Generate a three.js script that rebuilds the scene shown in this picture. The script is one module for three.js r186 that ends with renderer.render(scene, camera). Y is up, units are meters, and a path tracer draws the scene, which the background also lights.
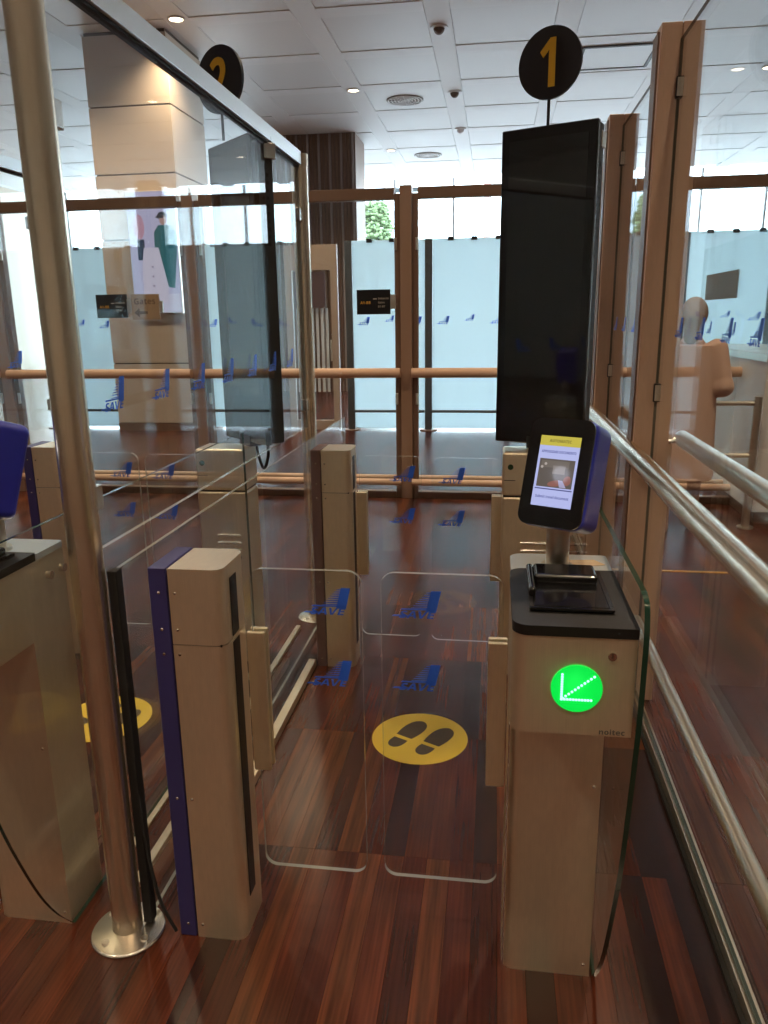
import * as THREE from 'three';
import { RoundedBoxGeometry } from 'three/addons/geometries/RoundedBoxGeometry.js';
import { mergeGeometries } from 'three/addons/utils/BufferGeometryUtils.js';
import { MarchingCubes } from 'three/addons/objects/MarchingCubes.js';
import { FontLoader } from 'three/addons/loaders/FontLoader.js';
import { TextGeometry } from 'three/addons/geometries/TextGeometry.js';

// ---------------------------------------------------------------- camera, sky, exposure
// World: x right, y up, -z into the hall. "d" below is the distance into the hall (z = -d).
const scene = new THREE.Scene();
const F = 766, CX = 384, CY = 512, EYE = 1.6;
const fw = new THREE.Vector3(495.5 - CX, -(316 - CY), -F).normalize();
const up = new THREE.Vector3(-41, 3003, F); up.addScaledVector(fw, -up.dot(fw)).normalize();
const rt = new THREE.Vector3().crossVectors(fw, up);
const camera = new THREE.PerspectiveCamera(2 * Math.atan(512 / F) * 180 / Math.PI, 768 / 1024, 0.05, 400);
camera.position.set(0, EYE, 0);
camera.quaternion.setFromRotationMatrix(new THREE.Matrix4().makeBasis(
  new THREE.Vector3(rt.x, up.x, -fw.x), new THREE.Vector3(rt.y, up.y, -fw.y), new THREE.Vector3(rt.z, up.z, -fw.z)));
scene.add(camera);

const SKY = 10;
scene.background = new THREE.Color(0.74, 0.89, 1.0);
scene.backgroundIntensity = SKY;
const LAMP = 27, LAMP_COLOR = new THREE.Color(1.0, 0.75, 0.48);

const renderer = new THREE.WebGLRenderer({ antialias: true });
renderer.toneMapping = THREE.LinearToneMapping;
renderer.toneMappingExposure = 1.1;
renderer.shadowMap.enabled = true;

// ---------------------------------------------------------------- helpers
let seed = 20240611;
const rnd = () => { seed = (seed * 1664525 + 1013904223) >>> 0; return seed / 4294967296; };
const font = await new FontLoader().loadAsync('fonts/droid/droid_sans_bold.typeface.json');
const taken = {};
const numbered = (n) => { const k = taken[n] = (taken[n] ?? -1) + 1; return k ? `${n}_${String(k).padStart(3, '0')}` : n; };
function mesh(name, g, m, parent) {
  const o = new THREE.Mesh(g, m); o.name = name; o.castShadow = o.receiveShadow = true; parent.add(o); return o;
}
function tag(o, label, category, group) { o.userData.label = label; o.userData.category = category; if (group) o.userData.group = group; return o; }
function thing(name, label, category, [x, y, d] = [0, 0, 0], group) {
  const o = new THREE.Group(); o.name = numbered(name); o.position.set(x, y, -d); scene.add(o); return tag(o, label, category, group);
}
function struct(name, g, m) { const o = mesh(name, g, m, scene); o.userData.kind = 'structure'; return o; }
function structGroup(name) { const o = new THREE.Group(); o.name = name; o.userData.kind = 'structure'; scene.add(o); return o; }
function dup(root, [x, y, d], label, group) {
  const r = root.clone(); r.name = numbered(root.name.replace(/_\d{3}$/, '')); r.position.set(x, y, -d); r.userData = { ...root.userData, label };
  if (group) r.userData.group = group; scene.add(r); return r;
}
// uv in metres from the dominant direction of every face
function uvm(g0) {
  const g = g0.index ? g0.toNonIndexed() : g0, p = g.attributes.position, n = g.attributes.normal, uv = new Float32Array(p.count * 2);
  for (let i = 0; i < p.count; i++) {
    const ax = Math.abs(n.getX(i)), ay = Math.abs(n.getY(i)), az = Math.abs(n.getZ(i));
    const x = p.getX(i), y = p.getY(i), z = p.getZ(i);
    if (ay > ax && ay > az) { uv[2 * i] = x; uv[2 * i + 1] = z; } else if (ax > az) { uv[2 * i] = z; uv[2 * i + 1] = y; } else { uv[2 * i] = x; uv[2 * i + 1] = y; }
  }
  g.setAttribute('uv', new THREE.BufferAttribute(uv, 2)); return g;
}
// box between two x, two y and two depths
function bx(x0, x1, y0, y1, d0, d1, r = 0) {
  const w = x1 - x0, h = y1 - y0, l = d1 - d0;
  const g = r ? new RoundedBoxGeometry(w, h, l, 3, r) : new THREE.BoxGeometry(w, h, l);
  g.translate((x0 + x1) / 2, (y0 + y1) / 2, -(d0 + d1) / 2); return uvm(g);
}
function tube(pts, r, seg = 14, steps = 24) {
  const c = new THREE.CatmullRomCurve3(pts.map(([x, y, d]) => new THREE.Vector3(x, y, -d)));
  return new THREE.TubeGeometry(c, steps, r, seg);
}
function rod([x0, y0, d0], [x1, y1, d1], r, seg = 24) {
  const a = new THREE.Vector3(x0, y0, -d0), b = new THREE.Vector3(x1, y1, -d1), l = a.distanceTo(b);
  const g = new THREE.CylinderGeometry(r, r, l, seg);
  g.applyQuaternion(new THREE.Quaternion().setFromUnitVectors(new THREE.Vector3(0, 1, 0), b.clone().sub(a).normalize()));
  const m = a.add(b).multiplyScalar(.5); g.translate(m.x, m.y, m.z); return g;
}
function roundRect(x0, x1, y0, y1, rs) {   // rs: bl, br, tr, tl
  const [a, b, c, e] = Array.isArray(rs) ? rs : [rs, rs, rs, rs], s = new THREE.Shape();
  s.moveTo(x0 + a, y0); s.lineTo(x1 - b, y0); if (b) s.absarc(x1 - b, y0 + b, b, -Math.PI / 2, 0); s.lineTo(x1, y1 - c); if (c) s.absarc(x1 - c, y1 - c, c, 0, Math.PI / 2);
  s.lineTo(x0 + e, y1); if (e) s.absarc(x0 + e, y1 - e, e, Math.PI / 2, Math.PI); s.lineTo(x0, y0 + a); if (a) s.absarc(x0 + a, y0 + a, a, Math.PI, Math.PI * 1.5); return s;
}
const extr = (s, depth, opt = {}) => new THREE.ExtrudeGeometry(s, { depth, bevelEnabled: false, curveSegments: 8, ...opt });

// ---------------------------------------------------------------- procedural textures
function dataTex(w, h, fn, srgb = true) {
  const a = new Uint8Array(w * h * 4);
  for (let y = 0; y < h; y++) for (let x = 0; x < w; x++) { const c = fn(x, y), i = (y * w + x) * 4; a[i] = c[0]; a[i + 1] = c[1]; a[i + 2] = c[2]; a[i + 3] = 255; }
  const t = new THREE.DataTexture(a, w, h); t.magFilter = THREE.LinearFilter; t.wrapS = t.wrapT = THREE.RepeatWrapping; if (srgb) t.colorSpace = THREE.SRGBColorSpace; t.needsUpdate = true; return t;
}
function noise2(w, h, cx, cy) {              // tiling value noise, cx x cy cells
  const g = new Float32Array(cx * cy).map(() => rnd());
  return (x, y) => {
    const fx = x / w * cx, fy = y / h * cy, ix = Math.floor(fx), iy = Math.floor(fy), u = fx - ix, v = fy - iy, s = u * u * (3 - 2 * u), t = v * v * (3 - 2 * v);
    const q = (i, j) => g[((j % cy + cy) % cy) * cx + ((i % cx + cx) % cx)];
    return (q(ix, iy) * (1 - s) + q(ix + 1, iy) * s) * (1 - t) + (q(ix, iy + 1) * (1 - s) + q(ix + 1, iy + 1) * s) * t;
  };
}
const cl = (v) => Math.max(0, Math.min(255, v | 0));
// brushed metal: fine streaks along v
function brushed(w, h, cells, cellsLong, amount) {
  const a = noise2(w, h, cells, cellsLong), b = noise2(w, h, 24, 24), c = noise2(w, h, cells / 2, 6);
  return dataTex(w, h, (x, y) => { const v = 255 - amount * (a(x, y) * .5 + c(x, y) * .3 + b(x, y) * .4); return [cl(v), cl(v), cl(v)]; });
}
const brushV = brushed(512, 512, 512, 10, 14);
brushV.repeat.set(5, 2);
const steelRough = (() => { const a = noise2(256, 256, 9, 9), b = noise2(256, 256, 60, 60); const t = dataTex(256, 256, (x, y) => { const v = 185 + 40 * a(x, y) + 20 * b(x, y); return [0, cl(v), 0]; }, false); t.repeat.set(1.6, 1.6); return t; })();
// timber: one map per tone
function woodFn(base, w, h) {
  const long = noise2(w, h, 28, 3), fine = noise2(w, h, w / 2, 12), big = noise2(w, h, 3, 4);
  return (x, y) => { const k = .78 + .26 * long(x, y) + .14 * (fine(x, y) - .5) + .34 * (big(x, y) - .5); return [cl(base[0] * k), cl(base[1] * k), cl(base[2] * k)]; };
}
const WOOD = [[92, 45, 28], [80, 37, 25], [66, 30, 22], [86, 41, 26], [55, 26, 20], [106, 58, 34], [74, 34, 24]];
const woodMats = WOOD.map((c) => new THREE.MeshPhysicalMaterial({ map: dataTex(64, 256, woodFn(c, 64, 256)), roughness: .26 }));
const farWood = (() => {                    // 60 x 8 planks of 0.07 x 0.7 m
  const W = 960, H = 1024, fns = WOOD.map((c) => woodFn(c, 128, 256)), pick = Array.from({ length: 480 }, () => [Math.floor(rnd() * WOOD.length), Math.floor(rnd() * 128), Math.floor(rnd() * 256)]);
  const t = dataTex(W, H, (x, y) => { const i = Math.floor(x / 16), j = Math.floor(y / 128), [k, ox, oy] = pick[j * 60 + i]; const c = fns[k]((x + ox) % 128, (y + oy) % 256); const e = (x % 16 === 0 || y % 128 === 0) ? .8 : 1; return c.map((v) => v * e); });
  t.repeat.set(1 / 4.2, 1 / 5.6); t.offset.set(1.5 / 4.2, 1.3 / 5.6); return t;
})();

// ---------------------------------------------------------------- materials
const std = (o) => new THREE.MeshStandardMaterial(o), phy = (o) => new THREE.MeshPhysicalMaterial(o);
const rgb = (r, g, b) => new THREE.Color().setRGB(r, g, b);
const M = {
  steel: phy({ color: rgb(.92, .81, .63), metalness: .8, roughness: .38, anisotropy: .5, roughnessMap: steelRough, map: brushV }),
  steelPlain: std({ color: rgb(.72, .66, .57), metalness: .95, roughness: .28 }),
  steelBright: std({ color: rgb(.74, .72, .68), metalness: .95, roughness: .25 }),
  pole: std({ color: rgb(.84, .72, .56), metalness: .92, roughness: .27, map: brushV }),
  rail: std({ color: rgb(.70, .76, .80), metalness: .55, roughness: .3 }),
  blue: std({ color: rgb(.04, .036, .16), roughness: .38 }),
  kioskBlue: phy({ color: rgb(.022, .03, .42), roughness: .32, clearcoat: .35, clearcoatRoughness: .15 }),
  black: std({ color: rgb(.008, .008, .009), roughness: .45 }),
  blackGloss: phy({ color: rgb(.006, .006, .007), roughness: .2, clearcoat: .5 }),
  rubber: std({ color: rgb(.012, .012, .013), roughness: .75 }),
  mullion: std({ color: rgb(.34, .22, .16), metalness: .25, roughness: .45 }),
  brown: std({ color: rgb(.72, .49, .36), metalness: .15, roughness: .5, map: brushV }),
  brownDark: std({ color: rgb(.20, .125, .09), metalness: .35, roughness: .5 }),
  glass: phy({ color: rgb(.955, .975, .978), transmission: 1, thickness: 0, roughness: .02, ior: 1.5, specularIntensity: .42 }),
  glassEdge: phy({ color: rgb(.55, .58, .56), roughness: .15, transmission: .55, thickness: 0 }),
  darkEdge: phy({ color: rgb(.05, .07, .065), roughness: .15 }),
  greenEdge: phy({ color: rgb(.012, .045, .03), roughness: .12 }),
  frost: phy({ color: rgb(.74, .85, .89), transmission: .9, thickness: 0, roughness: .95, ior: 1.45 }),
  logo: std({ color: rgb(.025, .13, .78), roughness: .45 }),
  yellow: std({ color: rgb(.72, .50, .05), roughness: .55 }),
  signYellow: std({ color: rgb(.80, .46, .015), roughness: .5 }),
  signBlack: std({ color: rgb(.012, .012, .02), roughness: .4 }),
  ceiling: std({ color: rgb(.76, .77, .77), roughness: .5 }),
  ceilingBand: std({ color: rgb(.80, .81, .81), roughness: .55 }),
  white: std({ color: rgb(.75, .75, .76), roughness: .5 }),
  clad: std({ color: rgb(.60, .50, .41), roughness: .5 }),
  wall: std({ color: rgb(.66, .57, .46), roughness: .8 }),
  screw: std({ color: rgb(.8, .76, .7), metalness: 1, roughness: .2 }),
};
function canvasTex(w, h, draw) { const c = document.createElement('canvas'); c.width = w; c.height = h; draw(c.getContext('2d'), w, h); const t = new THREE.CanvasTexture(c); t.colorSpace = THREE.SRGBColorSpace; return t; }

// ---------------------------------------------------------------- the hall: floor, ceiling, walls
const HC = 5.35, X0 = -14, X1 = 11, DB = -9, DF = 23;
const floor = structGroup('floor');
const PX0 = -1.5, PX1 = 1.3, PD0 = 1.3, PW = .07, PL = 0.7, ROWS = 7, PD1 = PD0 + ROWS * PL;
mesh('subfloor', bx(X0, X1, -.2, -.014, DB, DF), std({ color: rgb(.02, .012, .01), roughness: .9 }), floor);
const farFloorMat = phy({ map: farWood, roughness: .26 });
mesh('floor_boards', mergeGeometries([bx(X0, PX0, -.014, 0, DB, DF), bx(PX1, X1, -.014, 0, DB, DF), bx(PX0, PX1, -.014, 0, DB, PD0), bx(PX0, PX1, -.014, 0, PD1, DF)]), farFloorMat, floor);
const plankGeo = (() => { const g = new RoundedBoxGeometry(PW - .0004, .014, PL - .001, 1, .0006); const u = uvm(g), a = u.attributes.uv; for (let i = 0; i < a.count; i++) a.setXY(i, a.getX(i) * 8, a.getY(i) * 1.2); return u; })();
for (let j = 0; j < ROWS; j++) for (let i = 0; i < 40; i++) {
  const p = mesh('plank', plankGeo, woodMats[Math.floor(rnd() * woodMats.length)], floor);
  p.position.set(PX0 + (i + .5) * PW, -.007, -(PD0 + (j + .5) * PL)); if (rnd() < .5) p.rotation.y = Math.PI;
}
const ceiling = structGroup('ceiling');
mesh('ceiling_slab', bx(X0, X1, HC + .05, HC + .3, DB, DF), M.ceilingBand, ceiling);
const MOD = 1.664, BAND = .32, bandX = (k) => -.81 + MOD * k, crossD = (k) => 10.75 + MOD * k;
for (let k = -8; k <= 7; k++) { const c = bandX(k); mesh('ceiling_band', bx(Math.max(X0, c - BAND / 2), Math.min(X1, c + BAND / 2), HC, HC + .05, DB, DF), M.ceilingBand, ceiling); }
const ceilGeo = uvm(new RoundedBoxGeometry(MOD - BAND - .01, .05, MOD - BAND - .01, 2, .006)), crossGeo = uvm(new THREE.BoxGeometry(MOD - BAND - .008, .05, BAND - .004));
for (let i = -8; i < 7; i++) for (let j = -11; j < 7; j++) {
  const x = bandX(i) + MOD / 2, d = crossD(j) + MOD / 2; if (x < X0 + .8 || x > X1 - .8 || d > DF - .7) continue;
  mesh('ceiling_panel', ceilGeo, M.ceiling, ceiling).position.set(x, HC + .028, -d);
  mesh('cross_strip', crossGeo, M.ceilingBand, ceiling).position.set(x, HC + .02, -crossD(j));
}
struct('wall_left', bx(X0 - .3, X0, 0, HC + .3, DB, DF), M.wall);
struct('wall_right', bx(X1, X1 + .3, 0, HC + .3, DB, DF), M.wall);
struct('wall_back', bx(X0, X1, 0, HC + .3, DB - .3, DB), M.wall);
// glazed front of the hall
const facade = structGroup('window_1');
for (let k = -8; k <= 7; k++) mesh('mullion', bx(-1.226 + 1.374 * k * 1.2 - .03, -1.226 + 1.374 * k * 1.2 + .03, 0, HC, DF - .12, DF), M.white, facade);
mesh('transom', bx(X0, X1, 5.0, 5.12, DF - .1, DF), std({ color: rgb(.45, .55, .6), roughness: .5 }), facade);
mesh('transom', bx(X0, X1, 2.9, 2.98, DF - .1, DF), M.white, facade);
mesh('pane', bx(X0, X1, 0, HC, DF + .01, DF + .02), M.glass, facade);
mesh('ground', bx(-120, 120, -1.2, -1, 24, 160), std({ color: rgb(.42, .42, .42), roughness: .9 }), structGroup('apron_ground'));

// ---------------------------------------------------------------- ceiling fittings
const lampGlow = std({ color: rgb(1, 1, 1), emissive: rgb(1, .82, .58), emissiveIntensity: 9 });
const ringGeo = new THREE.TorusGeometry(.1, .016, 8, 28).rotateX(Math.PI / 2), glowGeo = new THREE.CylinderGeometry(.09, .09, .012, 28);
function downlight(x, d, label, group) {
  const t = thing('downlight', label, 'downlight', [x, HC, d], group);
  mesh('trim_ring', ringGeo, M.white, t).position.y = -.006; mesh('lamp', glowGeo, lampGlow, t).position.y = -.004;
  const s = new THREE.SpotLight(LAMP_COLOR, LAMP, 0, 1.15, .7, 2); s.position.set(0, -.03, 0); s.target.position.set(0, -3, 0); s.castShadow = true; s.shadow.radius = 4; t.add(s, s.target);
}
for (const x of [bandX(-3), bandX(-1), bandX(1), bandX(3)]) for (const d of [-5.45, -.55, 4.35, 9.25, 14.15, 19.05])
  downlight(x, d, d < 7 ? 'round recessed downlight in the ceiling over the gate lanes' : `round downlight ${d < 10 ? 'past the cross wall' : d < 15 ? 'past the frosted screens' : 'close to the window front'}, ${x === bandX(-1) ? 'in line with the air vents' : x === bandX(-3) ? 'in line with the clad column' : x === bandX(1) ? 'in line with the access hatch' : 'beyond the right partition'}`, 'downlights in the ceiling strips');
downlight(bandX(-2), 10.6, 'single round downlight in the ceiling in front of the clad column', 'downlight by the column');
const ventGeo = (() => { const g = []; for (let k = 0; k < 5; k++) g.push(new THREE.TorusGeometry(.07 + k * .058, .012, 6, 36).rotateX(Math.PI / 2)); for (let k = 0; k < 6; k++) g.push(new THREE.BoxGeometry(.62, .014, .012).rotateY(k * Math.PI / 6)); return mergeGeometries(g); })();
for (const [d, l] of [[14.94, 'round slotted air vent in a ceiling panel level with the dark loudspeaker dome'], [19.8, 'round slotted air vent in a ceiling panel close to the window front']]) {
  const t = thing('air_vent', l, 'air vent', [-1.68, HC, d]);
  mesh('backing', new THREE.CylinderGeometry(.33, .33, .01, 36), std({ color: rgb(.22, .21, .2), roughness: .8 }), t).position.y = -.002;
  mesh('grille', ventGeo, M.ceilingBand, t).position.y = -.012;
}
for (const [u, d, l] of [[-.83, 11.5, 'round smoke detector with brown ring in the ceiling strip'], [-.78, 14.6, 'small dark round loudspeaker dome in the ceiling strip'], [-.8, 17.3, 'flat pale sensor disc in the ceiling strip']]) {
  const t = thing('ceiling_detector', l, 'detector', [u, HC, d]);
  mesh('base', new THREE.CylinderGeometry(.12, .12, .02, 28), M.white, t).position.y = -.01;
  mesh('dome', new THREE.SphereGeometry(.075, 20, 10, 0, Math.PI * 2, Math.PI / 2, Math.PI / 2), d === 17.3 ? M.white : std({ color: rgb(.16, .12, .1), roughness: .5 }), t).position.y = -.02;
}
{
  const t = thing('access_hatch', 'square ceiling access hatch with dark frame above the right partition', 'hatch', [1.7, HC, 13.2]);
  const w = .52, b = .045, dm = std({ color: rgb(.10, .10, .10), roughness: .6 });
  for (const s of [-1, 1]) { mesh('frame_bar', bx(-w, w, -.02, 0, s * w - b / 2, s * w + b / 2), dm, t); mesh('frame_bar', bx(s * w - b / 2, s * w + b / 2, -.02, 0, -w, w), dm, t); }
  mesh('lid', bx(-w + .03, w - .03, -.012, 0, -w + .03, w - .03), M.ceiling, t);
}

// ---------------------------------------------------------------- the tail-fin logo, unit: metres, about 0.125 wide, centred
function letters(str, size, depth, shear = 0) {
  const g = new TextGeometry(str, { font, size, depth, curveSegments: 4, bevelEnabled: false });
  if (shear) g.applyMatrix4(new THREE.Matrix4().makeShear(0, 0, shear, 0, 0, 0)); return g;
}
const logoGeo = (() => {
  const gs = [], poly = (p) => { const s = new THREE.Shape(); p.forEach(([x, y], i) => (i ? s.lineTo(x, y) : s.moveTo(x, y))); gs.push(extr(s, .0006)); };
  // drawn in units of 1/768 of a 60 px crop, then scaled
  poly([[540, -385], [665, -385], [602, -672], [470, -672]]);
  for (let k = 0; k < 8; k++) { const y = -410 - k * 30, x = 478 - k * 28; poly([[x, y], [548 - k * 6, y + 9], [548 - k * 6, y - 9], [x, y - 5]]); }
  poly([[160, -632], [600, -632], [597, -650], [140, -650]]);
  poly([[28, -740], [60, -722], [235, -722], [228, -742]]);
  const t = letters('SAVE', 96, .0006, 0); t.computeBoundingBox(); const w = t.boundingBox.max.x; t.scale(455 / w, 1, 1);
  t.applyMatrix4(new THREE.Matrix4().makeShear(0, 0, .35, 0, 0, 0)); t.translate(110, -762, 0); gs.push(t);
  const g = mergeGeometries(gs); g.translate(-345, 570, 0); const s = .125 / 640; g.scale(s, s, 1); return g;
})();
// logoGeo lies in the xy plane facing +z
const logoPart = (parent, x, y, d, turn = 0, k = 1) => { const o = mesh('logo', logoGeo, M.logo, parent); o.position.set(x, y, -d); o.rotation.y = turn; o.scale.set(k, k, 1); return o; };

// ---------------------------------------------------------------- gate cabinets with glass flaps
const LANE = -1.38;
const FLAP_Y0 = .092, FLAP_Y1 = .98;
function flap(parent, x0, x1, d, hingeX, dir) {      // a rounded glass leaf across the lane, its bracket by the cabinet
  const g = extr(roundRect(x0, x1, FLAP_Y0, FLAP_Y1, .035), .012); g.translate(0, 0, -d - .006);
  const f = mesh('glass_flap', g, [M.glass, M.glassEdge], parent);
  logoPart(f, dir > 0 ? x1 - .09 : x0 + .09, .90, d - .0075); logoPart(f, dir > 0 ? x1 - .09 : x0 + .09, .70, d - .0075);
  mesh('hinge_bracket', bx(hingeX - .024, hingeX + .024, .405, .81, d - .022, d - .008, .004), M.steel, parent);
  mesh('hinge_bracket', bx(hingeX - .024, hingeX + .024, .405, .81, d + .008, d + .022, .004), M.steel, parent);
}
const screwGeo = new THREE.SphereGeometry(.0042, 10, 6).scale(1, 1, .6);
const screw = (p, x, y, d, side = 0) => { const s = mesh('screw', screwGeo, M.screw, p); s.position.set(x, y, -d); s.rotation.y = side; };
// cabinet on the left side of a lane; local x = lane x, local d from its front
function leftCabinet(name, label, at, slabMat) {
  const t = thing(name, label, 'gate cabinet', at, 'gate cabinets of the lanes');
  const prof = (y0, y1) => { const g = extr(roundRect(-.751, -.619, 0, .17, [0, .03, .03, 0]), y1 - y0); g.rotateX(-Math.PI / 2); g.translate(0, y0, 0); return uvm(g); };
  // roundRect's second axis runs into the lane (depth)
  mesh('body', prof(0, .842), M.steel, t); mesh('upper_body', prof(.8445, 1.035), M.steel, t);
  mesh('gap', bx(-.749, -.63, .84, .846, .004, .165), M.black, t);
  mesh('slab', bx(-.80, -.756, 0, 1.036, 0, .175, .003), slabMat, t);
  mesh('slot', bx(-.6185, -.617, .10, .835, .05, .095), M.black, t); mesh('slot', bx(-.6185, -.617, .85, 1.0, .05, .095), M.black, t);
  for (const y of [.975, .882, .818, .42, .04]) { screw(t, -.736, y, -.001); screw(t, -.776, y, -.001); }
  flap(t, -.614, -.322, .19, -.602, 1);
  return t;
}
const cabL = leftCabinet('gate_cabinet', 'slim brushed steel gate cabinet with dark blue side slab behind the round pole flange', [0, 0, 1.62], M.blue);
const cabL2 = leftCabinet('gate_cabinet', 'slim brushed steel gate cabinet with brown side slab at the far flaps', [0, 0, 3.27], std({ color: rgb(.16, .10, .095), metalness: .3, roughness: .5 }));
dup(cabL, [LANE, 0, 3.27], 'slim steel gate cabinet with blue slab at the far end of lane two', 'gate cabinets of the lanes');

// cabinet on the far right end of a lane
function rightFar(label, at) {
  const t = thing('gate_cabinet', label, 'gate cabinet', at, 'gate cabinets of the lanes');
  mesh('body', bx(.045, .278, 0, .84, 0, .18, .012), M.steel, t); mesh('upper_body', bx(.045, .278, .8445, 1.035, 0, .18, .012), M.steel, t);
  mesh('gap', bx(.05, .27, .835, .85, .006, .17), M.black, t);
  for (let k = 0; k < 4; k++) mesh('vent_louvre', rod([.13, .53 + k * .035, 0], [.24, .53 + k * .035, 0], .007, 10), M.steelBright, t);
  mesh('status_light', new THREE.CylinderGeometry(.012, .012, .006, 18).rotateX(Math.PI / 2).translate(.078, .972, .001), std({ color: rgb(.01, .05, .02), roughness: .3 }), t);
  mesh('seam', bx(.052, .10, .912, .915, -.0006, .002), M.black, t);
  flap(t, -.272, .04, .16, .024, -1);
  return t;
}
const cabR2 = rightFar('wide steel gate cabinet with vent louvres and dark round light under the tall display', [0, 0, 3.27]);
dup(cabR2, [LANE, 0, 3.27], 'wide steel gate cabinet under the display with loose cable in lane two', 'gate cabinets of the lanes');

// ---------------------------------------------------------------- reader console on the right of a lane
function console_(label, at) {
  const t = thing('reader_console', label, 'console', at, 'document reader consoles');
  const rr = (x0, x1, d0, d1, r, y0, y1) => { const g = extr(roundRect(x0, x1, d0, d1, r), y1 - y0); g.rotateX(-Math.PI / 2); g.translate(0, y0, 0); return uvm(g); };
  mesh('body', rr(.05, .266, 1.62, 1.79, [.03, 0, 0, .03], 0, 1.03), M.steel, t);
  mesh('corner_trim', bx(.0505, .0545, .02, .83, 1.612, 1.626), M.steelBright, t);
  mesh('head', rr(.044, .268, 1.335, 1.62, [.03, 0, 0, .012], .832, 1.03), M.steel, t);
  mesh('top_plate', rr(.044, .2705, 1.333, 1.665, [.03, .004, .004, .03], 1.03, 1.05), M.black, t);
  mesh('rear_top', rr(.047, .2705, 1.665, 1.79, [0, .004, .01, .03], 1.03, 1.046), M.rail, t);
  const rd = mesh('document_reader', bx(.078, .236, 1.05, 1.054, 1.41, 1.635), M.black, t);
  mesh('scan_glass', bx(.086, .228, 1.054, 1.056, 1.42, 1.58), M.blackGloss, rd);
  mesh('scan_bar', bx(.092, .222, 1.054, 1.076, 1.548, 1.628, .008), M.blackGloss, rd);
  mesh('side_guide', bx(.078, .092, 1.054, 1.074, 1.47, 1.63, .006), M.blackGloss, rd);
  mesh('frame_bar', bx(.228, .236, 1.054, 1.058, 1.41, 1.635), M.blackGloss, rd); mesh('frame_bar', bx(.078, .236, 1.054, 1.058, 1.402, 1.411), M.blackGloss, rd);
  // green arrow lamp
  const green = std({ color: rgb(.0, .3, .05), emissive: rgb(.0, .62, .05), emissiveIntensity: 1.0, roughness: .4 });
  const lamp = mesh('arrow_lamp', new THREE.CylinderGeometry(.047, .047, .006, 40).rotateX(Math.PI / 2).translate(.164, .928, -1.334), green, t);
  const led = std({ color: rgb(.3, 1, .7), emissive: rgb(.35, 1, .68), emissiveIntensity: 1.5 }), dot = new THREE.SphereGeometry(.0026, 8, 6), dots = [];
  const put = (x, y) => dots.push(dot.clone().translate(.164 + x, .928 + y, -1.331));
  for (let k = 0; k < 11; k++) { const s = k / 10; put(-.027, -.022 + .05 * s); put(-.027 + .054 * s, -.022); put(-.025 + .056 * s, -.02 + .046 * s); }
  mesh('arrow', mergeGeometries(dots), led, lamp);
  const gl = new THREE.PointLight(rgb(.1, 1, .3), .003, 0, 2); gl.position.set(.164, .928, -1.30); gl.castShadow = true; t.add(gl);
  const lock = mesh('key_lock', new THREE.CylinderGeometry(.008, .008, .006, 20).rotateX(Math.PI / 2).translate(.225, .995, -1.334), M.screw, t);
  mesh('key_slot', bx(.2243, .2257, .992, 1.002, 1.3295, 1.332), M.black, lock);
  const mk = letters('noitec', .0105, .0006); mk.computeBoundingBox(); mk.scale(.048 / mk.boundingBox.max.x, 1, 1); mk.translate(.208, .836, -1.3345);
  mesh('maker_mark', mk, std({ color: rgb(.12, .11, .10), roughness: .5 }), t);
  for (const y of [.536, .035]) screw(t, .250, y, 1.619);
  flap(t, -.272, .036, 1.81, .024, -1);
  return t;
}
const con = console_('steel reader console with green arrow lamp and black document reader', [0, 0, 0]);
dup(con, [LANE, 0, 0], 'steel reader console cut off by the frame, its side plate behind the round pole', 'document reader consoles');

// curved side glass of a console, running back to the far cabinet
const sideGlass = (() => {
  const s = new THREE.Shape(); s.moveTo(3.27, .012); s.lineTo(1.61, .012);
  s.splineThru([[1.54, .11], [1.475, .239], [1.395, .458], [1.355, .628], [1.315, .863], [1.306, 1.023], [1.311, 1.075], [1.325, 1.104], [1.36, 1.115]].map(([a, b]) => new THREE.Vector2(a, b)));
  s.lineTo(3.27, 1.115); s.closePath();
  const g = extr(s, .01, { curveSegments: 48 }); g.rotateY(Math.PI / 2); return g;   // shape x -> -z (depth)
})();
function sideGlassThing(x, label) {
  const t = thing('side_glass', label, 'glass panel', [x, 0, 0], 'curved side glasses of the consoles');
  const p = mesh('pane', sideGlass, [M.glass, M.greenEdge], t); p.position.x = .2715;
  const bolt = new THREE.CylinderGeometry(.011, .011, .012, 16).rotateZ(Math.PI / 2);
  for (const d of [1.69, 1.75]) mesh('bolt', bolt, M.screw, t).position.set(.286, .985, -d);
  mesh('floor_channel', bx(.2715, .30, 0, .011, 1.9, 3.26, .002), M.steel, t);
}
sideGlassThing(0, 'clear side glass with dark green curved front edge beside the arrow lamp console');
sideGlassThing(LANE, 'clear side glass with dark green curved edge along lane two');

// paper slip left on the console
{
  const s = new THREE.Shape(); s.moveTo(0, 0); s.lineTo(.085, .012); s.lineTo(.068, .05); s.lineTo(-.012, .052); s.closePath();
  const g = new THREE.ShapeGeometry(s), p = extr(s, .0012); p.rotateX(-Math.PI / 2); p.rotateY(.15);
  const t = mesh('paper_slip', p, std({ color: rgb(.55, .42, .28), roughness: .8, map: canvasTex(128, 64, (c, w, h) => { c.fillStyle = '#fff'; c.fillRect(0, 0, w, h); c.fillStyle = '#777'; for (let i = 0; i < 5; i++) c.fillRect(16 + i * 13, 12 + i * 9, 40 - i * 3, 4); }) }), scene);
  t.position.set(.178, 1.0465, -1.69); tag(t, 'crumpled beige paper slip lying on the console behind the document reader', 'paper');
}

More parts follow.
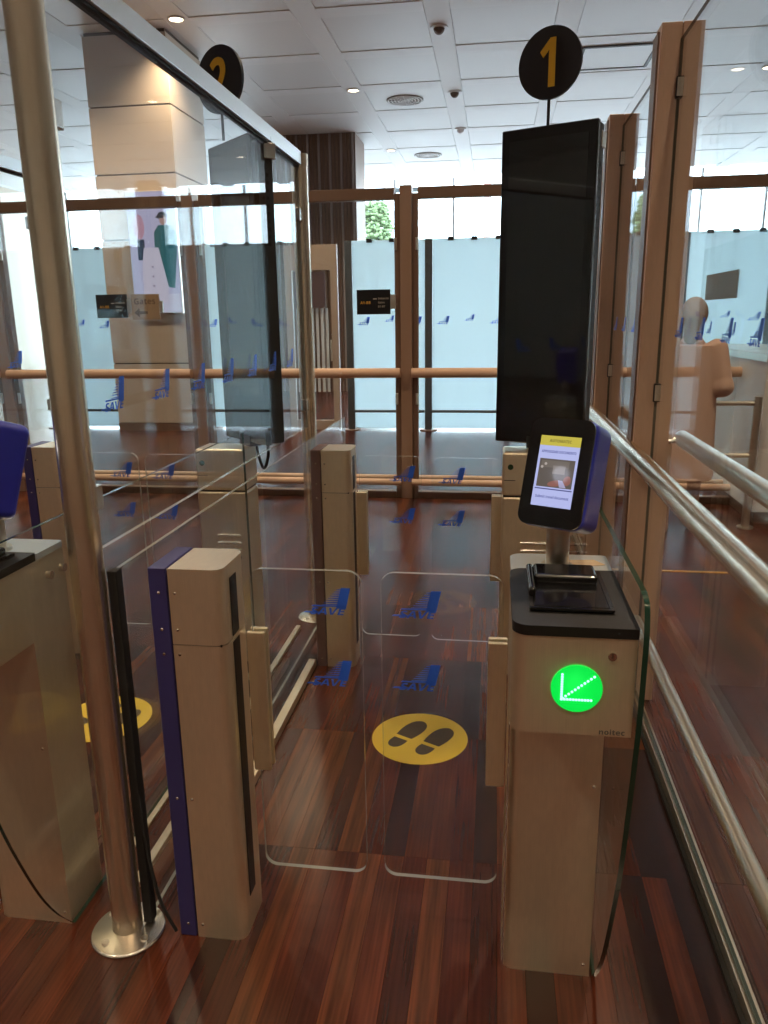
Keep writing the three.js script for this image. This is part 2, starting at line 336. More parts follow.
// ---------------------------------------------------------------- screen terminal on a steel tube
const screenTex = canvasTex(360, 600, (c, w, h) => {
  c.fillStyle = '#b9c0f2'; c.fillRect(0, 0, w, h); c.fillStyle = '#c9bb4a'; c.fillRect(0, 0, w, 84); c.fillStyle = '#6d6830'; c.font = 'bold 34px sans-serif'; c.textAlign = 'center'; c.fillText('AUTOMATIC', w / 2, 54);
  c.fillStyle = '#4d5496'; c.font = 'bold 31px sans-serif'; c.fillText('APPOGGIARE DOCUMENTO', w / 2, 146, w - 50);
  c.fillStyle = '#5c544e'; c.fillRect(22, 196, w - 44, 240); c.fillStyle = '#6d645c'; c.fillRect(40, 210, 250, 60); c.fillStyle = '#837a72'; c.fillRect(150, 250, 110, 70);
  c.fillStyle = '#8d5a50'; c.beginPath(); c.ellipse(190, 400, 70, 26, -.2, 0, 7); c.fill(); c.beginPath(); c.ellipse(290, 370, 34, 42, .3, 0, 7); c.fill(); c.fillStyle = '#a6a2c4'; c.beginPath(); c.moveTo(210, 370); c.lineTo(250, 372); c.lineTo(290, 430); c.lineTo(230, 430); c.fill();
  c.fillStyle = '#b3a9a2'; c.beginPath(); c.arc(80, 240, 12, 0, 7); c.arc(50, 268, 12, 0, 7); c.fill();
  c.fillStyle = '#454a86'; c.fillRect(14, 448, w - 28, 9); c.fillStyle = '#545a9c'; c.font = 'bold 32px sans-serif'; c.fillText('Submit travel document', w / 2, 530, w - 60);
});
function terminal(label, at) {
  const t = thing('screen_terminal', label, 'terminal', at, 'screen terminals on the consoles');
  const pole = mesh('stand_tube', rod([0, 0, 0], [0, .2, 0], .026, 28), M.steelPlain, t);
  mesh('tube_collar', new THREE.CylinderGeometry(.036, .038, .008, 28).translate(0, .004, 0), M.steelPlain, pole);
  const head = new THREE.Group(); head.name = 'screen_head'; t.add(head);
  // front face centre of the screen in local coordinates; turned to the left and tilted back
  head.position.set(-.016, .23, .058); head.rotation.order = 'YXZ'; head.rotation.y = -27 * Math.PI / 180; head.rotation.x = -18 * Math.PI / 180;
  const shell = roundRect(-.073, .073, -.118, .118, .024);
  const back = extr(shell, .07, { bevelEnabled: true, bevelThickness: .02, bevelSize: .012, bevelOffset: -.012, bevelSegments: 4 }); back.translate(0, 0, -.0955);
  mesh('shell', back, M.kioskBlue, head);
  mesh('bezel', extr(roundRect(-.071, .071, -.116, .116, .023), .006).translate(0, 0, -.006), M.blackGloss, head);
  mesh('screen', new THREE.PlaneGeometry(.09, .152).translate(0, .002, .0006), std({ color: rgb(.02, .02, .02), emissive: rgb(1, 1, 1), emissiveMap: screenTex, emissiveIntensity: .82, roughness: .25 }), head);
  const l = new THREE.PointLight(rgb(.75, .8, 1), .006, 0, 2); l.position.set(0, 0, .03); l.castShadow = true; head.add(l);
  return t;
}
const term = terminal('dark blue screen terminal with lit display on a short steel tube', [.15, 1.046, 1.69]);
dup(term, [.15 + LANE, 1.046, 1.69], 'dark blue back of a screen terminal cut off by the frame, beyond the round pole', 'screen terminals on the consoles');

// ---------------------------------------------------------------- tall displays and number discs
function display(label, at, turn, cable) {
  const t = thing('info_display', label, 'display', at, 'tall displays over the lanes'); t.rotation.y = turn;
  mesh('foot', bx(-.05, .05, 0, .05, -.03, .03), M.black, t);
  mesh('housing', bx(-.195, .195, .025, 1.29, .0, .07, .006), std({ color: rgb(.05, .055, .06), roughness: .5, metalness: .4 }), t);
  const fr = mesh('front_frame', bx(-.2, .2, .02, 1.295, -.028, 0, .006), M.blackGloss, t);
  mesh('screen_glass', bx(-.165, .165, .09, 1.25, -.030, -.027), phy({ color: rgb(.012, .010, .010), roughness: .06, clearcoat: 1, clearcoatRoughness: .03 }), fr);
  for (let k = 0; k < 10; k++) for (const d of [.02, .04]) mesh('vent_slot', bx(.1935, .1965, .86 + k * .03, .875 + k * .03, d - .006, d + .006), M.black, t);
  mesh('mount_bracket', bx(.1, .2, 1.2, 1.262, .03, .085, .004), M.steelBright, t);
  if (cable) { mesh('cable', tube([[-.06, .04, .05], [-.05, -.05, .06], [.0, -.12, .06], [.05, -.05, .06], [.06, .05, .05]], .007), M.rubber, t); }
  return t;
}
display('tall black upright display panel above the cabinet with vent louvres', [.204, 1.036, 3.40], -.42, false);
display('tall black display of lane two with a loop of loose cable beneath', [-1.11, 1.036, 3.40], -.78, true);
function disc(label, at, num, turn) {
  const t = thing('number_sign', label, 'sign', at); t.rotation.y = turn;
  mesh('disc', new THREE.CylinderGeometry(.131, .131, .014, 56).rotateX(Math.PI / 2), M.signBlack, t);
  const g = letters(num, .152, .003); g.computeBoundingBox(); const b = g.boundingBox; g.translate(-(b.min.x + b.max.x) / 2 - (num === '1' ? .008 : 0), -(b.min.y + b.max.y) / 2, .0075);
  if (num === '1') g.scale(.86, 1.16, 1); else g.scale(.9, 1.1, 1);
  mesh('digit', g, M.signYellow, t);
  mesh('rod', rod([0, -.235, .0], [0, -.125, 0], .006, 10), M.black, t);
}
disc('round black sign with yellow number 1 on a thin rod', [.192, 2.565, 3.43], '1', -.45);
disc('round black sign with yellow number 2 behind the pale top rail', [-1.172, 2.58, 3.45], '2', -.45);

// ---------------------------------------------------------------- low glass with floor channel on the left of lane one
{
  const t = thing('low_glass_barrier', 'long low clear glass barrier with black upright behind the round pole', 'glass panel', [0, 0, 0]);
  const g = extr(roundRect(1.655, 4.56, .03, 1.02, [0, 0, .01, 0]), .01); g.rotateY(Math.PI / 2);
  mesh('pane', g, [M.glass, M.glassEdge], t).position.x = -.9;
  mesh('black_upright', bx(-.906, -.882, .022, 1.022, 1.625, 1.657, .003), M.rubber, t);
  mesh('cable', tube([[-.885, .42, 1.63], [-.87, .27, 1.615], [-.84, .11, 1.605], [-.805, .026, 1.605]], .0045), M.rubber, t);
}
tag(mesh('floor_channel', bx(-1.014, -.988, 0, .02, 1.75, 3.7, .003), M.steel, scene), 'thin steel floor channel under the tall glass between the two round poles', 'floor channel');
tag(mesh('floor_channel_001', bx(-.842, -.806, 0, .035, 1.80, 3.27, .003), M.steel, scene), 'straight steel floor channel joining the two slim cabinets', 'floor channel');

// ---------------------------------------------------------------- round poles and the tall glass partitions
function pole(name, label, at) {
  const t = thing(name, label, 'pole', at, 'round poles of the tall glass partitions');
  mesh('tube', uvm(new THREE.CylinderGeometry(.039, .039, 2.36, 40).translate(0, 1.18, 0)), M.pole, t);
  const fl = mesh('floor_flange', new THREE.LatheGeometry([[0, 0], [.095, 0], [.097, .004], [.092, .011], [.045, .016], [.04, .02]].map(([a, b]) => new THREE.Vector2(a, b)), 44), M.steelBright, t);
  for (let k = 0; k < 4; k++) { const a = k * Math.PI / 2 + .5; const b = mesh('bolt', new THREE.CylinderGeometry(.009, .009, .006, 16), M.steelPlain, fl); b.position.set(Math.cos(a) * .07, .0145, Math.sin(a) * .07); }
  mesh('cap', new THREE.CylinderGeometry(.042, .042, .05, 36).translate(0, 2.335, 0), M.pole, t);
  return t;
}
const pole1 = pole('round_pole', 'thick round brushed steel pole with bolted floor flange beside the slim blue-sided cabinet', [-.947, 0, 1.615]);
dup(pole1, [-.947, 0, 3.87], 'round steel pole at the far end of the tall glass', 'round poles of the tall glass partitions');
dup(pole1, [-.947 + LANE, 0, 3.87], 'round steel pole at the far end of the tall glass of lane two', 'round poles of the tall glass partitions');
function tallGlass(x, label) {
  const t = thing('tall_glass_partition', label, 'glass panel', [x, 0, 0], 'tall glass partitions between the lanes');
  const g = extr(roundRect(1.66, 3.82, 1.06, 2.31, 0), .012); g.rotateY(Math.PI / 2);
  const p = mesh('pane', g, [M.glass, M.glassEdge], t); p.position.x = -.006;
  mesh('top_rail', bx(-.022, .022, 2.305, 2.365, 1.66, 3.825, .003), M.rail, t);
  mesh('rail_gasket', bx(-.012, .012, 2.295, 2.306, 1.66, 3.82), M.rubber, t);
  for (const [d, y] of [[1.675, 1.19], [1.675, 2.03], [3.805, 2.083], [3.805, 1.175]]) mesh('clip', bx(-.016, .016, y - .03, y + .03, d - .022, d + .022, .004), M.steelBright, t);
  for (let k = 0; k < 7; k++) logoPart(p, .0065 + .006, 1.425, 1.81 + k * .285, Math.PI / 2, 1.08);
}
tallGlass(-.947, 'tall clear glass partition with pale top rail and a row of blue logos');
tallGlass(-.947 + LANE, 'second tall clear glass partition with blue logos beyond lane two');

// ---------------------------------------------------------------- right-hand glass partition with posts and rails
function post(d, label, h = 2.58) {
  const t = thing('partition_post', label, 'post', [.622, 0, d], 'brown posts of the right partition');
  mesh('post_half', bx(-.072, -.001, 0, h, 0, .09, .003), M.brown, t); mesh('post_half', bx(.001, .074, 0, h, 0, .09, .003), M.brown, t);
  mesh('rear_cover', bx(-.078, -.066, 0, h - .02, .03, .12), M.brownDark, t); 
  for (const y of [2.37, 1.305]) { const c = mesh('glass_clip', bx(-.012, .012, y - .035, y + .035, -.02, .01, .003), M.black, t); mesh('clip_face', bx(-.010, .010, y - .03, y + .03, -.0215, -.018), M.steelPlain, c); }
}
post(3.1, 'broad brown metal post between the large near pane and the next pane');
post(4.365, 'brown metal post in the right glass partition between the two middle panes');
post(5.63, 'brown metal post in the right glass partition just behind the tall display');
function rpane(d0, d1, label, logos) {
  const t = thing('partition_pane', label, 'glass panel', [.622, 0, 0], 'panes of the right glass partition');
  const g = extr(roundRect(d0, d1, .05, 2.525, 0), .012); g.rotateY(Math.PI / 2); const p = mesh('pane', g, [M.glass, M.darkEdge], t); p.position.x = -.006;
  mesh('floor_sill', bx(-.013, .016, 0, .045, d0, d1, .002), M.steelPlain, t);
  mesh('sill_gasket', bx(-.026, -.013, 0, .012, d0, d1), M.rubber, t);
  for (const d of logos) logoPart(p, .006 - .0065 - .0008, 1.555, d, -Math.PI / 2, .9);
}
rpane(.9, 3.1, 'large near pane of the right glass partition along the floor sill', [1.45, 1.72, 1.98, 2.22, 2.5, 2.78]);
rpane(3.19, 4.365, 'glass pane of the right partition between the broad post and the next post', [3.4, 3.67, 3.94, 4.2]);
rpane(4.455, 5.63, 'glass pane of the right partition beside the tall display', [4.65, 4.92, 5.2, 5.47]);
rpane(5.72, 6.74, 'farthest glass pane of the right partition next to the cross wall', [5.9, 6.2, 6.5]);
function hrail(x, y, d0, d1, r, label, brackets) {
  const t = thing('handrail', label, 'handrail', [x, 0, 0]);
  mesh('tube', rod([0, y, d0], [0, y, d1], r, 32), x < .54 ? M.pole : M.steelPlain, t); mesh('end_cap', new THREE.SphereGeometry(r, 20, 10).scale(1, 1, .3).translate(0, y, -d1), M.steelPlain, t);
  for (const d of brackets) mesh('bracket', rod([0, y, d], [x < .62 ? .622 - x - .06 : .64 - x + .04, y - .01, d], .011, 12), M.steelBright, t);
}
hrail(.528, 1.085, .9, 5.3, .034, 'brushed steel handrail on the lane side of the right glass partition', [3.14, 4.4]);
hrail(.735, 1.125, .9, 3.12, .031, 'bright steel handrail on the outer side of the right glass partition', [3.1]);
hrail(.56, .46, .9, 2.86, .021, 'thin lower steel rail near the floor along the right partition', [2.84]);

// ---------------------------------------------------------------- yellow floor discs with shoe prints
{
  const mk = (label, x, d) => {
    const t = thing('floor_marker', label, 'floor marker', [x, 0, d], 'round floor markers');
    mesh('disc', new THREE.CylinderGeometry(.187, .187, .0016, 64).translate(0, .0008, 0), M.yellow, t);
    const dark = std({ color: rgb(.07, .05, .035), roughness: .6 });
    for (const [ox, oz] of [[-.055, -.012], [.055, .03]]) {
      const sole = new THREE.Shape(); sole.moveTo(-.036, -.015); sole.bezierCurveTo(-.05, .05, -.048, .115, -.005, .125); sole.bezierCurveTo(.045, .12, .048, .05, .034, -.012); sole.closePath();
      const heel = new THREE.Shape(); heel.moveTo(-.03, -.035); heel.lineTo(.03, -.032); heel.bezierCurveTo(.036, -.08, .02, -.1, .002, -.1); heel.bezierCurveTo(-.022, -.1, -.036, -.08, -.03, -.035);
      for (const [n, s] of [['sole_print', sole], ['heel_print', heel]]) { const g = extr(s, .0006); g.rotateX(-Math.PI / 2); const m = mesh(n, g, dark, t); m.rotation.y = -.52; m.position.set(ox, .0016, oz); }
    }
  };
  mk('yellow round floor marker with two dark shoe prints under the near glass flaps', -.258, 2.685);
  mk('yellow round floor marker seen through the low glass beside the round pole', -.19 + LANE, 2.685);
}

// ---------------------------------------------------------------- cross wall of glass behind the lanes
const ND = 6.8, mullX = [-6.46, -4.56, -2.66, -.76, 1.14, 3.04, 4.94];
mullX.forEach((x, i) => {
  const t = thing('wall_mullion', ['brown triple mullion far beyond lane three', 'brown triple mullion left of the advertising column', 'brown triple mullion in front of the advertising column', 'brown triple mullion of the cross wall straight behind the lane flaps', 'brown triple mullion of the cross wall beyond the right partition', 'brown triple mullion behind the white counter', 'brown triple mullion at the end of the cross wall'][i], 'mullion', [x, 0, ND], 'mullions of the glass cross wall');
  mesh('centre_bar', bx(-.05, .05, 0, 2.66, -.05, .08, .004), M.mullion, t);
  mesh('side_bar', bx(-.1, -.053, 0, 2.6, -.02, .05, .003), M.brownDark, t); mesh('side_bar', bx(.053, .1, 0, 2.6, -.02, .05, .003), M.brownDark, t);
  for (const y of [2.2, .9]) for (const s of [-1, 1]) mesh('hinge', bx(s * .09 - .012, s * .09 + .012, y - .05, y + .05, -.03, -.018, .003), M.steelPlain, t);
});
for (let i = 0; i < mullX.length - 1; i++) {
  const a = mullX[i] + .1, b = mullX[i + 1] - .1;
  const t = thing('wall_bay', ['glazed bay of the cross wall beyond lane three', 'glazed bay of the cross wall in front of the advertising poster', 'glazed bay of the cross wall in front of the door', 'glazed bay of the cross wall behind the tall display', 'glazed bay of the cross wall behind the walking person', 'glazed bay of the cross wall behind the white counter'][i], 'glass panel', [0, 0, ND], 'bays of the glass cross wall');
  mesh('head_beam', bx(a, b, 2.555, 2.645, -.03, .05, .003), M.brownDark, t);
  mesh('pane', bx(a, b, .06, 2.555, .0, .012), M.glass, t);
  mesh('floor_sill', bx(a, b, 0, .06, -.03, .05, .003), M.brownDark, t);
  mesh('upper_rail', rod([a - .05, 1.13, -.09], [b + .05, 1.13, -.09], .042), M.brown, t); mesh('upper_rail', rod([a - .05, 1.13, .11], [b + .05, 1.13, .11], .03), M.brown, t);
  mesh('lower_rail', rod([a - .05, .16, -.09], [b + .05, .16, -.09], .03), M.brown, t); mesh('lower_rail', rod([a - .05, .16, .12], [b + .05, .16, .12], .026), M.brown, t);
}
const gateTex = canvasTex(300, 210, (c, w, h) => { c.fillStyle = '#0a0d12'; c.fillRect(0, 0, w, h); c.fillStyle = '#d9a032'; c.font = 'bold 34px sans-serif'; c.fillText('\u2190 A1-B8', 8, 122); c.fillStyle = '#cfc6bd'; c.font = '24px sans-serif'; c.fillText('Imbarchi', 190, 84, 96); c.fillText('Gates', 190, 118); c.fillText('B1-B7', 190, 152); c.fillRect(146, 76, 34, 6); });
const gateMats = [M.signBlack, M.signBlack, M.signBlack, M.signBlack, std({ map: gateTex, roughness: .4 }), M.signBlack];
[[-1.04, 'black direction sign with gate lettering on the mullion straight behind the lane'], [-3.43, 'black direction sign with gate lettering in front of the advertising column']].forEach(([x, l]) => {
  const g = new THREE.BoxGeometry(.29, .205, .02); const t = thing('direction_sign', l, 'sign', [x, 1.73, ND - .05], 'gate direction signs');
  mesh('board', g, gateMats, t); mesh('bracket', bx(.145, .19, -.06, .06, -.006, .012), M.steelPlain, t);
});

{
  const t = thing('gate_sign', 'small tan sign with the word Gates and an arrow, beside the black sign', 'sign', [-3.11, 1.72, ND - .05]);
  const tx = canvasTex(160, 140, (c, w, h) => { c.fillStyle = '#a08a72'; c.fillRect(0, 0, w, h); c.fillStyle = '#5d4a3a'; c.font = 'bold 46px sans-serif'; c.fillText('Gates', 14, 56); c.beginPath(); c.moveTo(14, 102); c.lineTo(44, 76); c.lineTo(44, 94); c.lineTo(92, 94); c.lineTo(92, 110); c.lineTo(44, 110); c.lineTo(44, 128); c.fill(); });
  const bm = std({ color: rgb(.34, .26, .19), roughness: .5 });
  mesh('board', new THREE.BoxGeometry(.26, .22, .02), [bm, bm, bm, bm, std({ map: tx, roughness: .5 }), bm], t); mesh('bracket', bx(.13, .16, -.05, .05, -.006, .012), M.steelPlain, t);
}

// ---------------------------------------------------------------- frosted screen wall further back
const FD = 11.1;
const postDark = std({ color: rgb(.07, .085, .10), roughness: .4 });
for (let k = -5; k <= 6; k++) {
  if (k === -4) continue;                                      // the clad column stands here
  const x0 = -.93 + 1.13 * k - (k === -5 ? .16 : 0);
  if (k !== -3) {
  const ps = thing('screen_post', k === 0 ? 'thin dark post with round foot between frosted screens, straight behind the lane' : k === -1 ? 'thin dark post of the frosted screens right beside the far door' : k < -1 ? 'thin dark post of the frosted screens behind lane two' : 'thin dark post of the frosted screens beyond the right partition', 'post', [x0, 0, FD], 'posts of the frosted screens');
  mesh('upright', bx(-.05, .05, .012, 2.64, -.03, .04, .004), postDark, ps);
  mesh('foot_plate', new THREE.CylinderGeometry(.13, .13, .012, 24).translate(0, .006, 0), M.brownDark, ps);
  }
  if (k === -2) continue;                                      // the door stands here
  const t = thing('frosted_screen', k < -2 ? 'frosted pale blue glass screen behind lane two' : k === -1 ? 'frosted pale blue glass screen between the far door and a thin dark post' : k === 0 ? 'frosted pale blue glass screen right of the thin dark post, behind the display' : 'frosted pale blue glass screen beyond the right partition', 'glass screen', [x0, 0, FD], 'frosted glass screens in a row');
  const p = mesh('pane', bx(.053, 1.077, .03, 2.64, 0, .012), M.frost, t);
  mesh('low_rail', rod([.053, .28, -.06], [1.077, .28, -.06], .02, 14), postDark, t);
  for (const x of [.3, .62, .95]) mesh('clip', bx(x - .04, x + .04, 2.61, 2.66, -.015, .027), M.black, t);
  for (let j = 0; j < 3; j++) logoPart(p, .2 + j * .37, 1.555 + (j % 2 ? .03 : 0), -.002, 0, j % 2 ? 1.15 : 1.5);
}
// door at the end
{
  const t = thing('far_door', 'beige framed glass door with grey notice and white slats behind the round pole', 'door', [-2.60, 0, FD]);
  const fm = std({ color: rgb(.42, .34, .28), roughness: .5 });
  for (const s of [-1, 1]) mesh('stile', bx(s * .33 - .05, s * .33 + .05, 0, 2.60, -.03, .03, .004), fm, t);
  mesh('top_rail', bx(-.28, .28, 2.26, 2.60, -.025, .025, .004), fm, t); mesh('bottom_rail', bx(-.28, .28, 0, .14, -.025, .025, .004), fm, t);
  mesh('pane', bx(-.28, .28, .14, 2.26, 0, .01), M.glass, t);
  mesh('notice', bx(-.26, .2, 1.75, 2.24, -.012, -.004), std({ color: rgb(.22, .17, .20), roughness: .5, map: canvasTex(128, 128, (c, w, h) => { c.fillStyle = '#b8b0b4'; c.fillRect(0, 0, w, h); c.fillStyle = '#e6e0e0'; c.fillRect(30, 24, 70, 10); c.fillRect(70, 88, 34, 12); c.fillStyle = '#918a90'; c.beginPath(); c.arc(62, 60, 14, 0, 7); c.fill(); }) }), t);
  for (let k = 0; k < 7; k++) mesh('slat', bx(-.25 + k * .072, -.212 + k * .072, .55, 1.74, .03, .038), M.white, t);
  mesh('handle', rod([.27, 1.0, -.05], [.27, 1.3, -.05], .012, 12), M.steelPlain, t);
}

// clad column with advertising poster
{
  const t = thing('clad_column', 'broad beige column clad in flat panels that carries the poster', 'column', [0, 0, 0]);
  mesh('core', bx(-5.56, -4.42, 0, HC, 10.87, 12.1), std({ color: rgb(.12, .09, .07), roughness: .9 }), t);
  const ys = [.12, 1.0, 1.86, 2.72, 3.58, 4.44, HC - .03];
  for (let i = 0; i < 6; i++) { mesh('cladding_panel', bx(-5.58, -4.40, ys[i], ys[i + 1] - .02, 10.85, 10.88, .004), M.clad, t); mesh('cladding_panel', bx(-4.43, -4.40, ys[i], ys[i + 1] - .02, 10.885, 12.1, .004), M.clad, t); }
  mesh('skirting', bx(-5.585, -4.395, 0, .11, 10.845, 12.1), M.brownDark, t);
}
{
  const tex = canvasTex(384, 880, (c, w, h) => {
    c.fillStyle = '#c9c4e6'; c.fillRect(0, 0, w, h); c.fillStyle = '#dcd8f0'; c.fillRect(0, 740, w, 140); c.fillStyle = '#3a3640'; c.font = 'bold 50px sans-serif'; c.fillText('he MoriA.G', 24, 70, w - 60);
    c.fillStyle = '#1d2c3a'; c.beginPath(); c.ellipse(276, 176, 38, 30, 0, 0, 7); c.fill(); c.fillStyle = '#c39a92'; c.beginPath(); c.ellipse(282, 206, 28, 34, 0, 0, 7); c.fill(); c.fillStyle = '#1d2c3a'; c.fillRect(226, 176, 60, 14);
    c.fillStyle = '#1c6a72'; c.beginPath(); c.moveTo(240, 240); c.lineTo(330, 240); c.lineTo(380, 300); c.lineTo(376, 440); c.lineTo(340, 700); c.lineTo(290, 690); c.lineTo(200, 400); c.lineTo(204, 290); c.fill();
    c.fillStyle = '#cf9db4'; c.beginPath(); c.ellipse(84, 250, 44, 90, 0, 0, 7); c.fill(); c.fillStyle = '#24425e'; c.fillRect(60, 340, 60, 150);
    c.fillStyle = '#ded5ea'; c.beginPath(); c.moveTo(110, 400); c.lineTo(230, 400); c.lineTo(290, 690); c.lineTo(280, 800); c.lineTo(80, 800); c.lineTo(90, 520); c.fill(); c.fillStyle = '#a79ab4'; for (const y of [540, 610, 680]) { c.beginPath(); c.arc(170, y, 9, 0, 7); c.fill(); }
  });
  const t = thing('poster', 'lit fashion poster with a green coat and a pale coat on the beige column', 'poster', [-4.77, 2.52, 10.775]);
  mesh('light_box', bx(-.36, .36, -.82, .82, 0, .05, .004), M.steelPlain, t);
  mesh('print', new THREE.PlaneGeometry(.7, 1.62).translate(0, 0, .0012), std({ color: rgb(.1, .1, .1), map: tex, emissive: rgb(1, 1, 1), emissiveMap: tex, emissiveIntensity: .55, roughness: .4 }), t);
  const l = new THREE.RectAreaLight(rgb(.85, .83, 1), .3, .7, 1.6); l.position.set(0, 0, .02); l.rotation.y = Math.PI; t.add(l);
}
// corrugated column behind the door
{
  const t = thing('corrugated_column', 'dark brown corrugated metal column rising to the ceiling behind the far door', 'column', [-4.1, 0, 17.1]);
  mesh('core', bx(-1.12, 1.12, 0, HC, .05, 1.2), M.brownDark, t);
  for (let k = 0; k < 28; k++) mesh('rib', bx(-1.12 + k * .08, -1.075 + k * .08, 0, HC - .01, 0, .05, .01), k % 3 ? M.brownDark : std({ color: rgb(.30, .25, .23), roughness: .5 }), t);
}

// ---------------------------------------------------------------- beyond the right partition
{
  const t = thing('white_counter', 'white panelled counter wall topped by glass, beyond the right partition', 'counter', [2.0, 0, 6.1]);
  mesh('panel', bx(0, .6, .1, 1.24, 0, .7, .004), M.white, t); mesh('panel', bx(0, .6, .1, 1.24, .704, 2.1, .004), M.white, t); mesh('plinth', bx(.03, .57, 0, .1, .03, 2.07), M.brownDark, t);
  mesh('top_frame', bx(-.01, .61, 1.24, 1.30, -.01, 2.11, .004), M.steelPlain, t);
  const g = mesh('glass_top', bx(.0, .012, 1.30, 2.2, .02, 2.1), M.glass, t);
  for (const d of [.3, .95, 1.7]) logoPart(g, -.0015, 1.47, d, -Math.PI / 2, 1.5);
  mesh('notice', bx(-.012, -.002, 1.72, 1.95, .9, 1.9), std({ color: rgb(.25, .23, .20), roughness: .6 }), t);
}
{
  const t = thing('swing_gate', 'small tubular steel swing gate standing beside the white counter', 'gate', [1.93, 0, 6.0]);
  mesh('post', rod([0, 0, 0], [0, 1.0, 0], .03, 18), M.steelPlain, t); mesh('rail', rod([-.32, .95, 0], [0, .95, 0], .018, 14), M.steelPlain, t); mesh('rail', rod([-.30, .56, 0], [0, .56, 0], .018, 14), M.steelPlain, t); mesh('foot', new THREE.CylinderGeometry(.06, .06, .01, 20).translate(0, .005, 0), M.steelPlain, t);
}
tag(mesh('floor_strip', bx(.72, 2.6, 0, .004, 4.86, 4.885), std({ color: rgb(.75, .42, .08), metalness: .4, roughness: .35 }), scene), 'thin brass coloured strip across the floor beyond the right partition', 'floor strip');

// a person in a long pale coat beyond the glass
function sdfMesh(fn, lo, hi, n) {
  const mc = new MarchingCubes(n, new THREE.MeshBasicMaterial(), false, false, 90000); mc.isolation = 0;
  const sx = (hi[0] - lo[0]) / 2, sy = (hi[1] - lo[1]) / 2, sz = (hi[2] - lo[2]) / 2, c = lo.map((v, i) => (v + hi[i]) / 2), h = n / 2;
  for (let z = 0; z < n; z++) for (let y = 0; y < n; y++) for (let x = 0; x < n; x++) mc.field[x + y * n + z * n * n] = -fn(c[0] + (x - h) / h * sx, c[1] + (y - h) / h * sy, c[2] + (z - h) / h * sz);
  mc.update(); const k = mc.count, p = new Float32Array(k * 3);
  for (let i = 0; i < k; i++) { p[3 * i] = mc.positionArray[3 * i] * sx + c[0]; p[3 * i + 1] = mc.positionArray[3 * i + 1] * sy + c[1]; p[3 * i + 2] = mc.positionArray[3 * i + 2] * sz + c[2]; }
  const g = new THREE.BufferGeometry(); g.setAttribute('position', new THREE.BufferAttribute(p, 3)); g.computeVertexNormals(); return g;
}
const cap = (x, y, z, a, b, ra, rb) => { const px = x - a[0], py = y - a[1], pz = z - a[2], bx_ = b[0] - a[0], by = b[1] - a[1], bz = b[2] - a[2]; const t = Math.max(0, Math.min(1, (px * bx_ + py * by + pz * bz) / (bx_ * bx_ + by * by + bz * bz))); return Math.hypot(px - bx_ * t, py - by * t, pz - bz * t) - (ra + (rb - ra) * t); };
const smin = (a, b, k) => { const h = Math.max(0, Math.min(1, .5 + .5 * (b - a) / k)); return b + (a - b) * h - k * h * (1 - h); };
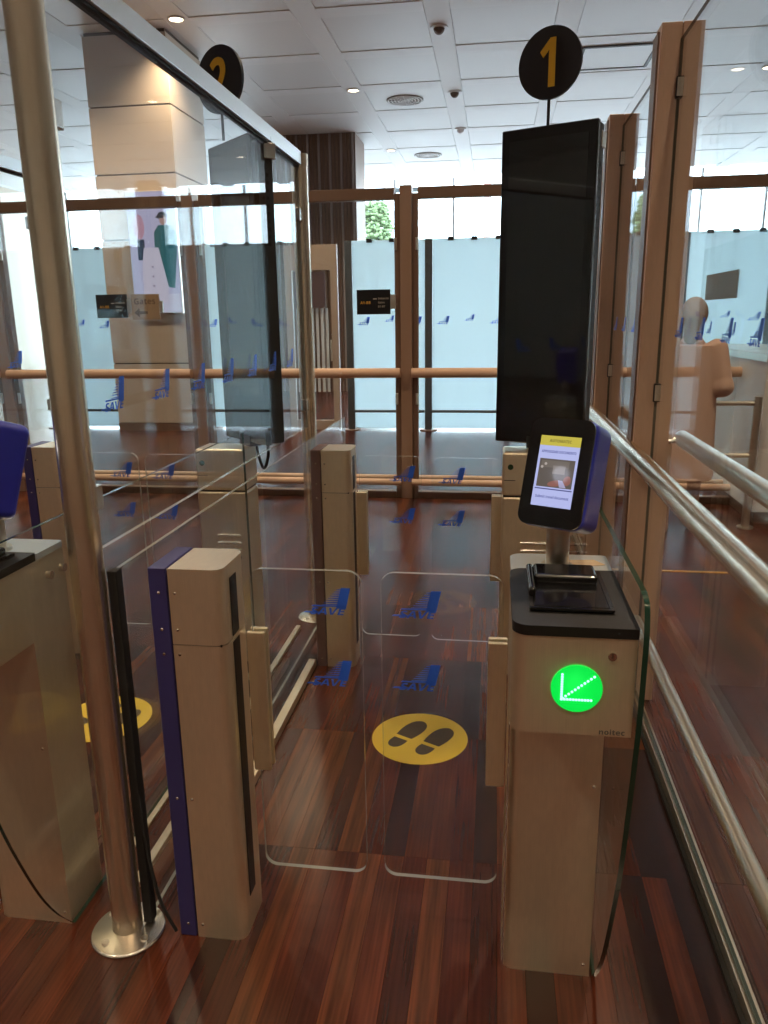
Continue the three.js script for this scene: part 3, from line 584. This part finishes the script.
{
  const t = thing('person', 'person in a long pale pinkish coat walking beyond the right partition', 'person', [1.40, 0, 5.88]); t.rotation.y = 1.25;
  const body = (x, y, z) => {       // faces +x; legs in stride
    let d = cap(x, y, z, [0, 1.46, 0], [.01, 1.38, 0], .05, .055);
    d = smin(d, Math.hypot((x - .025) / .095, (y - 1.57) / .118, z / .078) * .095 - .095, .02);
    d = smin(d, cap(x, y, z, [.12, 1.555, 0], [.125, 1.54, 0], .014, .017), .015);
    d = smin(d, cap(x, y, z, [0, 1.3, 0], [0, .95, 0], .13, .13), .06);
    for (const s of [-1, 1]) {
      const st = s * .12;
      d = smin(d, cap(x, y, z, [0, .92, s * .09], [st * .6, .5, s * .09], .085, .06), .05);
      d = smin(d, cap(x, y, z, [st * .6, .5, s * .09], [st - .04, .09, s * .09], .055, .04), .03);
      d = smin(d, cap(x, y, z, [st - .05, .045, s * .09], [st + .12, .035, s * .09], .042, .034), .02);
      d = smin(d, cap(x, y, z, [0, 1.36, s * .17], [-.03, 1.1, s * .23], .055, .045), .03);
      d = smin(d, cap(x, y, z, [-.03, 1.1, s * .23], [.2, 1.14, s * .16], .042, .034), .02);
      d = smin(d, cap(x, y, z, [.21, 1.14, s * .16], [.26, 1.15, s * .14], .032, .028), .015);
      for (let f = 0; f < 4; f++) d = Math.min(d, cap(x, y, z, [.27, 1.165 - f * .016, s * .14], [.315 - f * .004, 1.155 - f * .016, s * .115], .009, .008));
      d = smin(d, cap(x, y, z, [.25, 1.17, s * .13], [.285, 1.19, s * .11], .010, .009), .008);
    }
    return d;
  };
  mesh('body', sdfMesh(body, [-.45, -.02, -.45], [.45, 1.76, .45], 84), std({ color: rgb(.42, .25, .19), roughness: .7 }), t);
  const coat = (x, y, z) => {
    const yy = Math.max(.42, Math.min(1.4, y)), k = (1.4 - yy) / .98, rx = .125 + .09 * k, rz = .185 + .04 * k + .012 * Math.sin(Math.atan2(z, x) * 7) * k;
    let d = (Math.hypot(x / rx, z / rz) - 1) * rx; d = Math.max(d, .42 - y, y - 1.38);
    for (const s of [-1, 1]) { d = smin(d, cap(x, y, z, [0, 1.35, s * .17], [-.03, 1.09, s * .235], .075, .064), .04); d = smin(d, cap(x, y, z, [-.03, 1.09, s * .235], [.17, 1.13, s * .17], .064, .05), .03); }
    return smin(d, cap(x, y, z, [-.01, 1.40, 0], [0, 1.43, 0], .075, .065), .04);
  };
  mesh('coat', sdfMesh(coat, [-.4, .36, -.4], [.4, 1.56, .4], 72), std({ color: rgb(.62, .42, .34), roughness: .85 }), t);
  const hair = (x, y, z) => Math.max(smin(Math.hypot((x - .005) / .112, (y - 1.6) / .115, z / .092) * .1 - .1, cap(x, y, z, [-.07, 1.56, 0], [-.08, 1.42, 0], .065, .05), .03), (x - .075) + Math.max(0, 1.6 - y) * .9);
  mesh('hair', sdfMesh(hair, [-.25, 1.3, -.25], [.25, 1.8, .25], 48), std({ color: rgb(.26, .16, .09), roughness: .6 }), t);
}

// ---------------------------------------------------------------- outdoors
{
  const t = thing('tree', 'green leafy tree outdoors seen through the clear glass above the frosted screen', 'tree', [-6.2, .2, 41]);
  mesh('trunk', new THREE.CylinderGeometry(.14, .24, 5.2, 12).translate(0, 1.4, 0), std({ color: rgb(.12, .08, .05), roughness: .9 }), t);
  const leaf = new THREE.SphereGeometry(1, 6, 4), gs = [];
  for (let k = 0; k < 900; k++) { const a = rnd() * 6.283, r = Math.sqrt(rnd()), y = rnd(); const w = 1.5 * (1 - .55 * y); gs.push(leaf.clone().scale(.09 + rnd() * .09, .05 + rnd() * .05, .09).rotateY(rnd() * 6).translate(Math.cos(a) * r * w, 3.6 + y * 3.4, Math.sin(a) * r * w)); }
  const f = mesh('foliage', mergeGeometries(gs), std({ color: rgb(.16, .22, .10), roughness: .8 }), t); f.userData.kind = 'stuff';
}
{
  const t = thing('outdoor_building', 'pale slanted building outdoors beside the tree', 'building', [-9.3, -1, 60]);
  const s = new THREE.Shape(); s.moveTo(-2, 0); s.lineTo(2, 0); s.lineTo(2, 9.4); s.lineTo(.8, 12.6); s.lineTo(-2, 10.4); s.closePath();
  mesh('wall', extr(s, 6), std({ color: rgb(.62, .70, .76), roughness: .7 }), t); for (let k = 0; k < 6; k++) mesh('fin', bx(-1.9 + k * .7, -1.78 + k * .7, 0, 9.2, -6.1, -5.9), M.white, t);
}
{
  const t = thing('outdoor_mast', 'tall pinkish red mast outdoors beside the display', 'mast', [-.65, -1, 50]);
  for (let k = 0; k < 7; k++) mesh('mast_section', new THREE.CylinderGeometry(.22, .22, 1.6, 20).translate(0, .8 + k * 1.6, 0), std({ color: rgb(.55, .26, .22), roughness: .6 }), t);
}
renderer.render(scene, camera);
